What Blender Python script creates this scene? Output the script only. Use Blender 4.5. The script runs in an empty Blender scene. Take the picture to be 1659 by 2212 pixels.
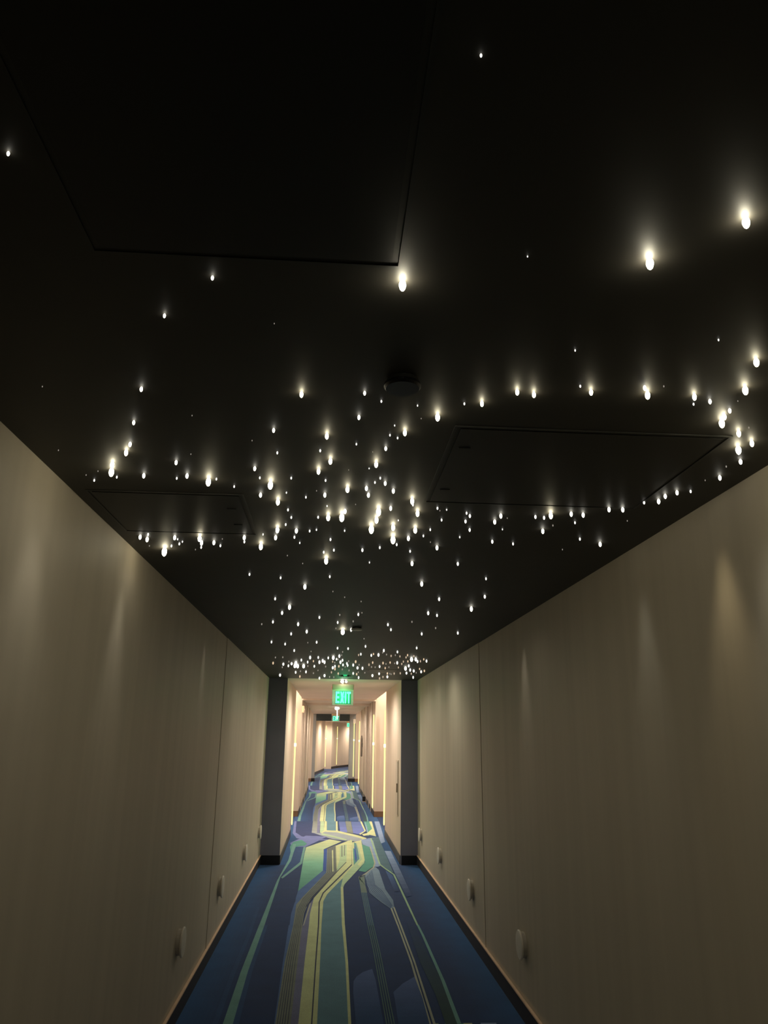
import bpy, bmesh, math, random
from mathutils import Vector, Matrix
random.seed(7)
SC = bpy.context.scene
COL = SC.collection
H = 2.436          # ceiling
XL, XR = -0.869, 1.249      # near corridor walls
BL, BR = -0.6075, 1.0165    # far corridor walls
D = 11.066         # dark pilasters
A1, B1 = 14.06, 17.31       # first pair of alcoves
A2, B2 = 25.6, 29.95        # second pair
E1 = 30.35         # end of the straight hall
BACK = -1.2

# ------------------------------------------------------------------ materials
def mat(name, col, rough=.6, spec=.3, emit=None, estr=0, metal=0, noise=None, bump=None, trans=0, alpha=1):
    m = bpy.data.materials.new(name); m.use_nodes = True
    nt = m.node_tree; b = nt.nodes['Principled BSDF']
    b.inputs['Base Color'].default_value = (*col, 1)
    b.inputs['Roughness'].default_value = rough
    b.inputs['Specular IOR Level'].default_value = spec
    b.inputs['Metallic'].default_value = metal
    if trans: b.inputs['Transmission Weight'].default_value = trans
    if emit:
        b.inputs['Emission Color'].default_value = (*emit, 1); b.inputs['Emission Strength'].default_value = estr
    if noise:
        sc3, amt = noise
        tc = nt.nodes.new('ShaderNodeTexCoord'); mp = nt.nodes.new('ShaderNodeMapping'); mp.inputs['Scale'].default_value = sc3
        nz = nt.nodes.new('ShaderNodeTexNoise'); nz.inputs['Scale'].default_value = 1; nz.inputs['Detail'].default_value = 4
        mr = nt.nodes.new('ShaderNodeMapRange'); mr.inputs['From Min'].default_value = .3; mr.inputs['From Max'].default_value = .7
        mr.inputs['To Min'].default_value = 1 - amt; mr.inputs['To Max'].default_value = 1 + amt
        mx = nt.nodes.new('ShaderNodeVectorMath'); mx.operation = 'SCALE'; mx.inputs[0].default_value = col
        L = nt.links.new
        L(tc.outputs['Object'], mp.inputs['Vector']); L(mp.outputs[0], nz.inputs['Vector']); L(nz.outputs[0], mr.inputs['Value'])
        L(mr.outputs[0], mx.inputs['Scale']); L(mx.outputs[0], b.inputs['Base Color'])
        if bump:
            bp = nt.nodes.new('ShaderNodeBump'); bp.inputs['Strength'].default_value = bump; bp.inputs['Distance'].default_value = .002
            L(nz.outputs[0], bp.inputs['Height']); L(bp.outputs[0], b.inputs['Normal'])
    return m
def emis(name, col, strength, sampling='AUTO'):
    m = bpy.data.materials.new(name); m.use_nodes = True; nt = m.node_tree
    for n in list(nt.nodes): nt.nodes.remove(n)
    e = nt.nodes.new('ShaderNodeEmission'); o = nt.nodes.new('ShaderNodeOutputMaterial')
    e.inputs[0].default_value = (*col, 1); e.inputs[1].default_value = strength
    nt.links.new(e.outputs[0], o.inputs[0]); m.cycles.emission_sampling = sampling
    return m
def s2l(r, g, b):
    return tuple(((c/255)/12.92 if c/255 <= .04045 else ((c/255+.055)/1.055)**2.4) for c in (r, g, b))
M = {
 'ceil_black': mat('black ceiling paint', (.040, .037, .031), .58, .42, noise=((3, 3, 3), .08)),
 'ceil_far': mat('pale ceiling paint', s2l(222, 208, 196), .8, .2, noise=((2, 2, 2), .03)),
 'wall': mat('vinyl wallcovering', s2l(208, 197, 178), .55, .3, noise=((1, 9, .25), .05), bump=.15),
 'wall_far': mat('cream wallcovering', s2l(206, 190, 174), .7, .25, noise=((4, 4, .3), .04)),
 'pilaster': mat('charcoal paint', s2l(126, 126, 142), .6, .3, noise=((4, 4, 4), .05)),
 'base_black': mat('black rubber base', (.008, .008, .009), .45, .4, noise=((9, 9, 9), .1)),
 'base': mat('dark vinyl base', s2l(62, 58, 56), .5, .35, noise=((9, 9, 9), .1)),
 'base_brown': mat('brown vinyl base', s2l(126, 98, 72), .5, .35, noise=((9, 9, 9), .1)),
 'ledge': mat('pale wood bead', s2l(252, 216, 184), .5, .3, noise=((2, 14, 2), .06)),
 'disc': mat('satin off-white metal', s2l(206, 198, 184), .38, .5, noise=((20, 20, 20), .03)),
 'disc_face': mat('ribbed off-white face', s2l(246, 238, 224), .45, .4, noise=((60, 8, 8), .06)),
 'panel': mat('black panel paint', (.026, .025, .023), .5, .3, noise=((5, 5, 5), .06)),
 'panel_edge': mat('worn black metal edge', (.034, .034, .031), .5, .4, metal=0, noise=((12, 12, 12), .1)),
 'latch': mat('black latch', (.004, .004, .004), .5, .3, noise=((40, 40, 40), .1)),
 'cap': mat('dark cover plate', (.006, .006, .008), .35, .4, noise=((30, 30, 30), .1)),
 'cap_rim': mat('dark steel rim', (.12, .12, .11), .25, .6, metal=.8, noise=((30, 30, 30), .1)),
 'cap_white': mat('white cover plate', s2l(225, 222, 215), .5, .4, noise=((30, 30, 30), .03)),
 'white': mat('white plastic', s2l(244, 236, 220), .4, .4, noise=((30, 30, 30), .02)),
 'tan': mat('tan plastic', s2l(236, 212, 178), .45, .4, noise=((30, 30, 30), .03)),
 'dark': mat('dark plastic', (.02, .018, .018), .4, .4, noise=((30, 30, 30), .1)),
 'bronze': mat('satin bronze', s2l(120, 104, 84), .4, .5, metal=.5, noise=((20, 20, 3), .05)),
 'door': mat('warm door laminate', s2l(186, 140, 96), .45, .35, noise=((12, 12, .8), .12)),
 'grey': mat('grey metal', s2l(128, 118, 110), .5, .4, metal=.2, noise=((20, 20, 20), .05)),
 'column_grey': mat('grey blue paint', s2l(150, 152, 152), .6, .3, noise=((4, 4, 4), .05)),
 'header_grey': mat('slate paint', s2l(70, 80, 86), .6, .3, noise=((4, 4, 4), .05)),
 'casing': mat('hall casing', s2l(198, 184, 170), .6, .3, noise=((6, 6, 1), .03)),
 'tube': emis('warm light tube', (1, .83, .30), 1.65),
 'tube_mid': emis('tube coupler glow', (1, .9, .5), 2.4),
 'letters': emis('green lit letters', (.13, 1, .47), 2.2),
 'green_reflection': emis('green reflection', (.05, .75, .25), .9),
 'red_led': emis('red indicator', (1, .12, .08), 1.2),
 'lamp_head': emis('emergency lens and beam', (1, .98, .86), 9),
 's_faint': emis('dim star tip', (1, .90, .74), .32, 'NONE'),
 's_tan': emis('tan star tip', (1, .78, .56), .55, 'NONE'),
 's_amber': emis('amber star tip', (1, .74, .48), .85, 'NONE'),
 's_small': emis('small star tip', (1, .97, .88), 1.8, 'NONE'),
 's_medium': emis('medium star tip', (1, .95, .80), 7),
 's_bright': emis('bright star tip', (1, .90, .62), 34),
 's_huge': emis('brilliant star tip', (1, .92, .68), 70),
}
def acrylic():
    m = bpy.data.materials.new('edge lit acrylic'); m.use_nodes = True; nt = m.node_tree
    b = nt.nodes['Principled BSDF']; b.inputs['Base Color'].default_value = (.75, .95, .8, 1); b.inputs['Roughness'].default_value = .1
    b.inputs['Alpha'].default_value = .28; b.inputs['Emission Color'].default_value = (.2, .8, .4, 1); b.inputs['Emission Strength'].default_value = .12
    return m
M['acrylic'] = acrylic()
M['film'] = mat('green film', (.02, .28, .12), .4, .4, emit=(.03, .62, .28), estr=.22, noise=((30, 30, 30), .04))

# ------------------------------------------------------------------ mesh helpers
class MB:
    def __init__(s): s.v = []; s.f = []
    def box(s, x0, x1, y0, y1, z0, z1):
        n = len(s.v)
        s.v += [(x, y, z) for x in (x0, x1) for y in (y0, y1) for z in (z0, z1)]
        s.f += [tuple(n+i for i in q) for q in ((0,1,3,2),(4,6,7,5),(0,4,5,1),(2,3,7,6),(0,2,6,4),(1,5,7,3))]
        return s
    def obox(s, p, q, t, z0, z1, side=1):
        """wall slab from p to q (plan), thickness t to the given side"""
        d = Vector((q[0]-p[0], q[1]-p[1])).normalized(); nrm = Vector((-d.y, d.x))*side*t
        pts = [p, q, (q[0]+nrm.x, q[1]+nrm.y), (p[0]+nrm.x, p[1]+nrm.y)]
        return s.prism(pts, z0, z1)
    def prism(s, pts, z0, z1):
        n = len(s.v); k = len(pts)
        s.v += [(x, y, z0) for x, y in pts] + [(x, y, z1) for x, y in pts]
        s.f.append(tuple(range(n+k-1, n-1, -1))); s.f.append(tuple(range(n+k, n+2*k)))
        for i in range(k):
            j = (i+1) % k; s.f.append((n+i, n+j, n+k+j, n+k+i))
        return s
    def lathe(s, prof, origin=(0,0,0), axis='z', seg=24, sweep=2*math.pi, start=0):
        """profile [(radius, height)] turned about an axis"""
        n = len(s.v); k = len(prof)
        full = abs(sweep-2*math.pi) < 1e-6; rings = seg if full else seg+1
        for i in range(rings):
            a = start+sweep*i/seg
            for r, h in prof:
                c = (r*math.cos(a), r*math.sin(a), h)
                if axis == 'x': c = (h, r*math.cos(a), r*math.sin(a))
                if axis == 'y': c = (r*math.cos(a), h, r*math.sin(a))
                s.v.append((c[0]+origin[0], c[1]+origin[1], c[2]+origin[2]))
        for i in range(seg):
            i2 = (i+1) % rings
            for j in range(k-1):
                s.f.append((n+i*k+j, n+i2*k+j, n+i2*k+j+1, n+i*k+j+1))
        return s
    def tube(s, a, b, r, seg=12, r2=None):
        a = Vector(a); b = Vector(b); r2 = r if r2 is None else r2
        z = (b-a).normalized(); x = z.orthogonal().normalized(); y = z.cross(x); n = len(s.v)
        for c, rr in ((a, r), (b, r2)):
            for i in range(seg):
                t = 2*math.pi*i/seg; s.v.append(tuple(c+x*rr*math.cos(t)+y*rr*math.sin(t)))
        for i in range(seg):
            j = (i+1) % seg; s.f.append((n+i, n+j, n+seg+j, n+seg+i))
        s.f.append(tuple(n+i for i in range(seg-1, -1, -1))); s.f.append(tuple(n+seg+i for i in range(seg)))
        return s
    def mesh(s, name, bevel=0, smooth=False):
        me = bpy.data.meshes.new(name); me.from_pydata(s.v, [], s.f)
        bm = bmesh.new(); bm.from_mesh(me)
        bmesh.ops.remove_doubles(bm, verts=bm.verts, dist=1e-6)
        bmesh.ops.recalc_face_normals(bm, faces=bm.faces)
        if bevel:
            bmesh.ops.bevel(bm, geom=list(bm.edges), offset=bevel, segments=2, affect='EDGES', clamp_overlap=True)
        bm.to_mesh(me); bm.free()
        if smooth:
            for p in me.polygons: p.use_smooth = True
        return me
    def build(s, name, m, parent=None, loc=None, bevel=0, smooth=False):
        me = s.mesh(name, bevel, smooth); me.materials.append(M[m])
        o = bpy.data.objects.new(name, me); COL.objects.link(o)
        if parent: o.parent = parent
        if loc: o.location = loc
        return o
def struct(o): o['kind'] = 'structure'; return o
def tag(o, label, cat, group=None, kind=None):
    o['label'] = label; o['category'] = cat
    if group: o['group'] = group
    if kind: o['kind'] = kind
    return o
def empty(name, loc, rz=0):
    o = bpy.data.objects.new(name, None); COL.objects.link(o); o.location = loc; o.rotation_euler = (0, 0, rz); o.empty_display_size = .1
    return o
def copy_tree(o, parent=None):
    c = o.copy(); COL.objects.link(c); c.parent = parent
    for ch in [x for x in SC.objects if x.parent == o]: copy_tree(ch, c)
    return c

# ------------------------------------------------------------------ the dark passage
struct(MB().box(XL-.3, XR+.3, BACK-.15, D, H, H+.12).build('ceiling', 'ceil_black'))
wl = struct(MB().box(XL-.15, XL-.004, BACK-.15, 6.44, -.02, H).box(XL-.15, XL, 6.44, D+.05, -.02, H).build('wall_left', 'wall'))
wr = struct(MB().box(XR+.004, XR+.15, BACK-.15, 6.44, -.02, H).box(XR, XR+.15, 6.44, D+.05, -.02, H).build('wall_right', 'wall'))
struct(MB().box(XL-.004, XR+.004, BACK-.15, BACK, 0, H).build('wall_back', 'wall'))
b = struct(MB().box(XL-.002, XL+.006, BACK, D, 0, .112).build('baseboard_left', 'base'))
MB().box(XL-.002, XL+.015, BACK, D, .112, .121).build('top_bead', 'ledge', b)['label'] = 'pale bead along the top edge'
b = struct(MB().box(XR-.006, XR+.002, BACK, D, 0, .112).build('baseboard_right', 'base'))
MB().box(XR-.015, XR+.002, BACK, D, .112, .121).build('top_bead', 'ledge', b)['label'] = 'pale bead along the top edge'
for i, (x0, x1) in enumerate(((XL, BL), (BR, XR))):
    t = struct(MB().box(x0, x1, D, D+.04, 0, H).build('trim_%d' % (i+1), 'pilaster'))
    MB().box(x0+.012, x1+.002 if i == 0 else x1-.012, D-.010, D+.002, 0, .117).build('skirting', 'base_black', t)['label'] = 'black skirting'

# ------------------------------------------------------------------ the lit hall beyond
struct(MB().box(BL, BR, D, E1+.2, H, H+.34).build('ceiling_hall', 'ceil_far'))
struct(MB().box(BL, BR, B1, B1+.12, H-.035, H+.01).build('trim_3', 'ceil_far'))
struct(MB().box(BL, BR, 19.6, 20.0, H-.05, H+.01).build('trim_4', 'ceil_far'))
for side, X, s in (('left', BL, -1), ('right', BR, 1)):
    def sb(mb, a, b, y0, y1, z0, z1):
        x0, x1 = sorted((X+s*a, X+s*b)); mb.box(x0, x1, y0, y1, z0, z1); return mb
    w = MB()
    for y0, y1 in ((D+.04, A1), (B1, A2), (B2, E1)): sb(w, 0, .55, y0, y1, -.02, H)
    for y0, y1 in ((D+.04, A1), (B1, A2), (B2, E1)): sb(w, .02, .55, y0, y1, H, 2.8)
    sb(w, .55, .68, D+.04, E1, -.02, 2.8)
    struct(w.build('wall_hall_' + side, 'wall_far'))
    c = MB()
    for y0, y1 in ((A1, B1), (A2, B2)): sb(c, .001, .55, y0, y1, 2.72, 2.8)
    struct(c.build('ceiling_alcove_' + side, 'ceil_far'))
    bb = MB()
    for y0, y1 in ((D+.04, A1), (B1, A2), (B2, E1)):
        sb(bb, -.008, .02, y0, y1, 0, .112)
    struct(bb.build('baseboard_hall_' + side, 'base'))
    bb = MB()
    for y in (B1, B2): sb(bb, .0, .55, y-.008, y+.004, 0, .112)
    struct(bb.build('baseboard_alcove_' + side, 'base_brown'))
    for i, yc in enumerate(((A1+B1)/2, (A2+B2)/2)):
        d = MB(); sb(d, .515, .552, yc-.46, yc+.46, 0, 2.1)
        d = struct(d.build('door_%d' % (i*2+(1 if s < 0 else 2)), 'door'))
        f = MB()
        sb(f, .50, .552, yc-.54, yc-.46, 0, 2.16); sb(f, .50, .552, yc+.46, yc+.54, 0, 2.16); sb(f, .50, .552, yc-.46, yc+.46, 2.1, 2.16)
        f.build('door_frame', 'grey', d)
        hx = X+s*.48
        MB().tube((X+s*.515, yc-.38, 1.0), (hx, yc-.38, 1.0), .011).tube((hx, yc-.38, 1.0), (hx, yc-.25, 1.0), .009).build('door_handle', 'bronze', d)
# second portal, slate header between two grey blue columns
struct(MB().box(BL-.0, BL+.11, B2, E1, 0, H).build('trim_5', 'column_grey'))
struct(MB().box(.775, BR, B2, E1, 0, H).build('trim_6', 'column_grey'))
struct(MB().box(BL+.11, .775, B2+.02, E1-.02, 2.19, H).build('trim_7', 'header_grey'))
struct(MB().box(BL-.002, BL+.122, B2-.012, E1, 0, .12).build('baseboard_portal_left', 'base_black'))
struct(MB().box(.763, BR+.002, B2-.012, E1, 0, .12).build('baseboard_portal_right', 'base_black'))

# hall turning right beyond the portal
P0, P1, P2, P3, P4 = (-.6, 30.3), (-.6, 34.6), (-.19, 39.0), (.42, 42.2), (2.6, 48.5)
w = MB()
w.obox(P0, P1, .3, -.02, 2.6); w.obox(P1, P2, .3, -.02, 2.6)
w.obox((.16, 41.0), P3, .3, -.02, 2.6); w.obox(P3, P4, .3, -.02, 2.6)
w.obox((-.19-.75, 39.2), (.16-.75, 41.4), .15, -.02, 2.6)
w.prism([(-.94, 39.0), (-.19, 39.0), (-.19, 39.05), (-.94, 39.05)], -.02, 2.6)
w.prism([(-.75, 41.0), (.16, 41.0), (.17, 41.3), (-.75, 41.3)], -.02, 2.6)
w.box(2.6, 4.6, 48.4, 48.6, -.02, 2.6)
struct(w.build('wall_turn_left', 'wall_far'))
w = MB(); w.obox((BR, E1), (1.55, 37.5), .3, -.02, 2.6, -1); w.obox((1.55, 37.5), (4.6, 48.4), .3, -.02, 2.6, -1)
struct(w.build('wall_turn_right', 'wall_far'))
struct(MB().box(-1.3, 4.8, E1-.01, 48.6, 2.33, 2.42).build('ceiling_turn', 'ceil_far'))
w = MB(); w.obox(P1, P2, .012, 0, .11, -1); w.obox((.16, 41.0), P3, .012, 0, .11, -1); w.obox(P3, P4, .012, 0, .11, -1)
struct(w.build('baseboard_turn_left', 'base'))

# ------------------------------------------------------------------ carpet
PAL = {'navy': (25,60,110), 'edge': (34,92,148), 'indigo': (60,74,126), 'haze': (116,130,190), 'blue': (112,130,204), 'grey': (124,136,130), 'cream': (204,216,168),
 'green': (86,156,144), 'lightblue': (140,166,206), 'greystripe': (158,170,174), 'purple': (116,124,162), 'creamgreen': (176,206,170),
 'teal': (94,138,158), 'greyblue': (154,170,182), 'slate': (40,78,130), 'greenline': (112,164,162), 'navy2': (34,78,130), 'mint': (128,192,168),
 'royal': (48,88,170), 'blue2': (74,110,168), 'darkline': (52,66,92), 'creamline': (172,180,166), 'slategreen': (80,116,134),
 'greencream': (156,192,160), 'silver': (132,158,186), 'thingreen': (92,128,126), 'darkgreen': (40,74,78), 'arc': (82,108,164), 'slate2': (108,136,164)}
PERIOD = 11.2; Y0 = 5.21
def carpet():
    bm = bmesh.new(); lay = bm.loops.layers.float_color.new('Pile')
    def face(pts, z, col):
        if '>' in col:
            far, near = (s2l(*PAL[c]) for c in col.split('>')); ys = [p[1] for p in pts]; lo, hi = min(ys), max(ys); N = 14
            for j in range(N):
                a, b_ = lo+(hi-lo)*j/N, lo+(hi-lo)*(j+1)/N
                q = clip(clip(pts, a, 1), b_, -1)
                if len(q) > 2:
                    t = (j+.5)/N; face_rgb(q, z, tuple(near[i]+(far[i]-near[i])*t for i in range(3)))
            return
        face_rgb(pts, z, s2l(*PAL[col]))
    def face_rgb(pts, z, rgb):
        try: f = bm.faces.new([bm.verts.new((x, y, z)) for x, y in pts])
        except Exception: return
        if f.normal.z < 0 or True:
            f.normal_update()
            if f.normal.z < 0: f.normal_flip()
        for l in f.loops: l[lay] = (*rgb, 1)
    def clip(pts, yl, sign):
        out = []
        for i in range(len(pts)):
            a = pts[i]; c = pts[(i+1) % len(pts)]
            ia = (a[1]-yl)*sign >= 0; ic = (c[1]-yl)*sign >= 0
            if ia: out.append(a)
            if ia != ic:
                t = (yl-a[1])/(c[1]-a[1]); out.append((a[0]+(c[0]-a[0])*t, yl))
        return out
    face([(XL-.02, BACK-.1), (XR+.02, BACK-.1), (XR+.02, D+.02), (XL-.02, D+.02)], 0, 'navy')
    face([(BL-.6, D+.02), (BR+.6, D+.02), (BR+.6, E1), (BL-.6, E1)], 0, 'navy')
    face([(-1.2, E1), (1.1, E1), (1.7, 37.5), (4.7, 48.5), (2.5, 48.6), (-1.2, 42)], 0, 'navy')
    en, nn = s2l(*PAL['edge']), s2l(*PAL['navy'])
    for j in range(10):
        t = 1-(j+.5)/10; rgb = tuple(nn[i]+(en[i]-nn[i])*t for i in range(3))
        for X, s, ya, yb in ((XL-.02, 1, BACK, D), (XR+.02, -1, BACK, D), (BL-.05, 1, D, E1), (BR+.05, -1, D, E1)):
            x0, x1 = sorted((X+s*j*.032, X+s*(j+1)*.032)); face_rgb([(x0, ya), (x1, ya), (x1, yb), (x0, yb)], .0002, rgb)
    def bend(x, y):
        if y <= 33: return x, y
        t = y-33; a = min(t/9, 1)*.42
        return x*math.cos(a)+math.sin(a)*t*.62, 33+t*math.cos(a*.6)-x*math.sin(a)
    for k in range(-1, 4):
        for i, (col, pts) in enumerate(CARPET):
            q = [(x, y) for x, y in pts]
            q = clip(q, Y0, 1)
            if len(q) < 3: continue
            q = clip(q, Y0+PERIOD+.02, -1)
            if len(q) < 3: continue
            q = [(x, y+k*PERIOD) for x, y in q]
            q = clip(q, BACK, 1)
            if len(q) < 3: continue
            if k >= 2:   # subdivide so that the pattern can follow the turn
                r = []
                for j in range(len(q)):
                    a = q[j]; c = q[(j+1) % len(q)]; n = max(1, int(abs(c[1]-a[1])/.8))
                    r += [(a[0]+(c[0]-a[0])*t/n, a[1]+(c[1]-a[1])*t/n) for t in range(n)]
                q = [bend(*p) for p in r]
            lim = [(max(XL, min(XR, x)), y) for x, y in q] if k < 1 else q
            face(lim, .0004+i*.00004, col)
    bmesh.ops.triangulate(bm, faces=[f for f in bm.faces if len(f.verts) > 4])
    me = bpy.data.meshes.new('floor'); bm.to_mesh(me); bm.free()
    m = bpy.data.materials.new('patterned cut pile carpet'); m.use_nodes = True; nt = m.node_tree; L = nt.links.new
    b = nt.nodes['Principled BSDF']; b.inputs['Roughness'].default_value = .95; b.inputs['Specular IOR Level'].default_value = .1
    b.inputs['Sheen Weight'].default_value = .15
    at = nt.nodes.new('ShaderNodeVertexColor'); at.layer_name = 'Pile'
    tc = nt.nodes.new('ShaderNodeTexCoord')
    nz = nt.nodes.new('ShaderNodeTexNoise'); nz.inputs['Scale'].default_value = 260; nz.inputs['Detail'].default_value = 3
    n2 = nt.nodes.new('ShaderNodeTexNoise'); n2.inputs['Scale'].default_value = 5
    wv = nt.nodes.new('ShaderNodeTexWave'); wv.bands_direction = 'X'; wv.inputs['Scale'].default_value = 55; wv.inputs['Distortion'].default_value = 1.2; wv.inputs['Detail'].default_value = 2
    for n in (nz, n2, wv): L(tc.outputs['Object'], n.inputs['Vector'])
    def mr(src, lo, hi, a=.3, c=.7):
        q = nt.nodes.new('ShaderNodeMapRange'); q.inputs['From Min'].default_value = a; q.inputs['From Max'].default_value = c
        q.inputs['To Min'].default_value = lo; q.inputs['To Max'].default_value = hi; L(src, q.inputs['Value']); return q.outputs[0]
    m1 = nt.nodes.new('ShaderNodeMath'); m1.operation = 'MULTIPLY'; L(mr(nz.outputs[0], .8, 1.2), m1.inputs[0]); L(mr(n2.outputs[0], .92, 1.08), m1.inputs[1])
    m2 = nt.nodes.new('ShaderNodeMath'); m2.operation = 'MULTIPLY'; L(m1.outputs[0], m2.inputs[0]); L(mr(wv.outputs[1], .93, 1.05, 0, 1), m2.inputs[1])
    vs = nt.nodes.new('ShaderNodeVectorMath'); vs.operation = 'SCALE'; L(at.outputs[0], vs.inputs[0]); L(m2.outputs[0], vs.inputs['Scale'])
    L(vs.outputs[0], b.inputs['Base Color'])
    bp = nt.nodes.new('ShaderNodeBump'); bp.inputs['Strength'].default_value = .35; bp.inputs['Distance'].default_value = .003
    L(nz.outputs[0], bp.inputs['Height']); L(bp.outputs[0], b.inputs['Normal'])
    me.materials.append(m)
    o = bpy.data.objects.new('floor', me); COL.objects.link(o); struct(o)
LAMP_E = 1.0; WALL_E = 1.25; HALL = 2.9
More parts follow.
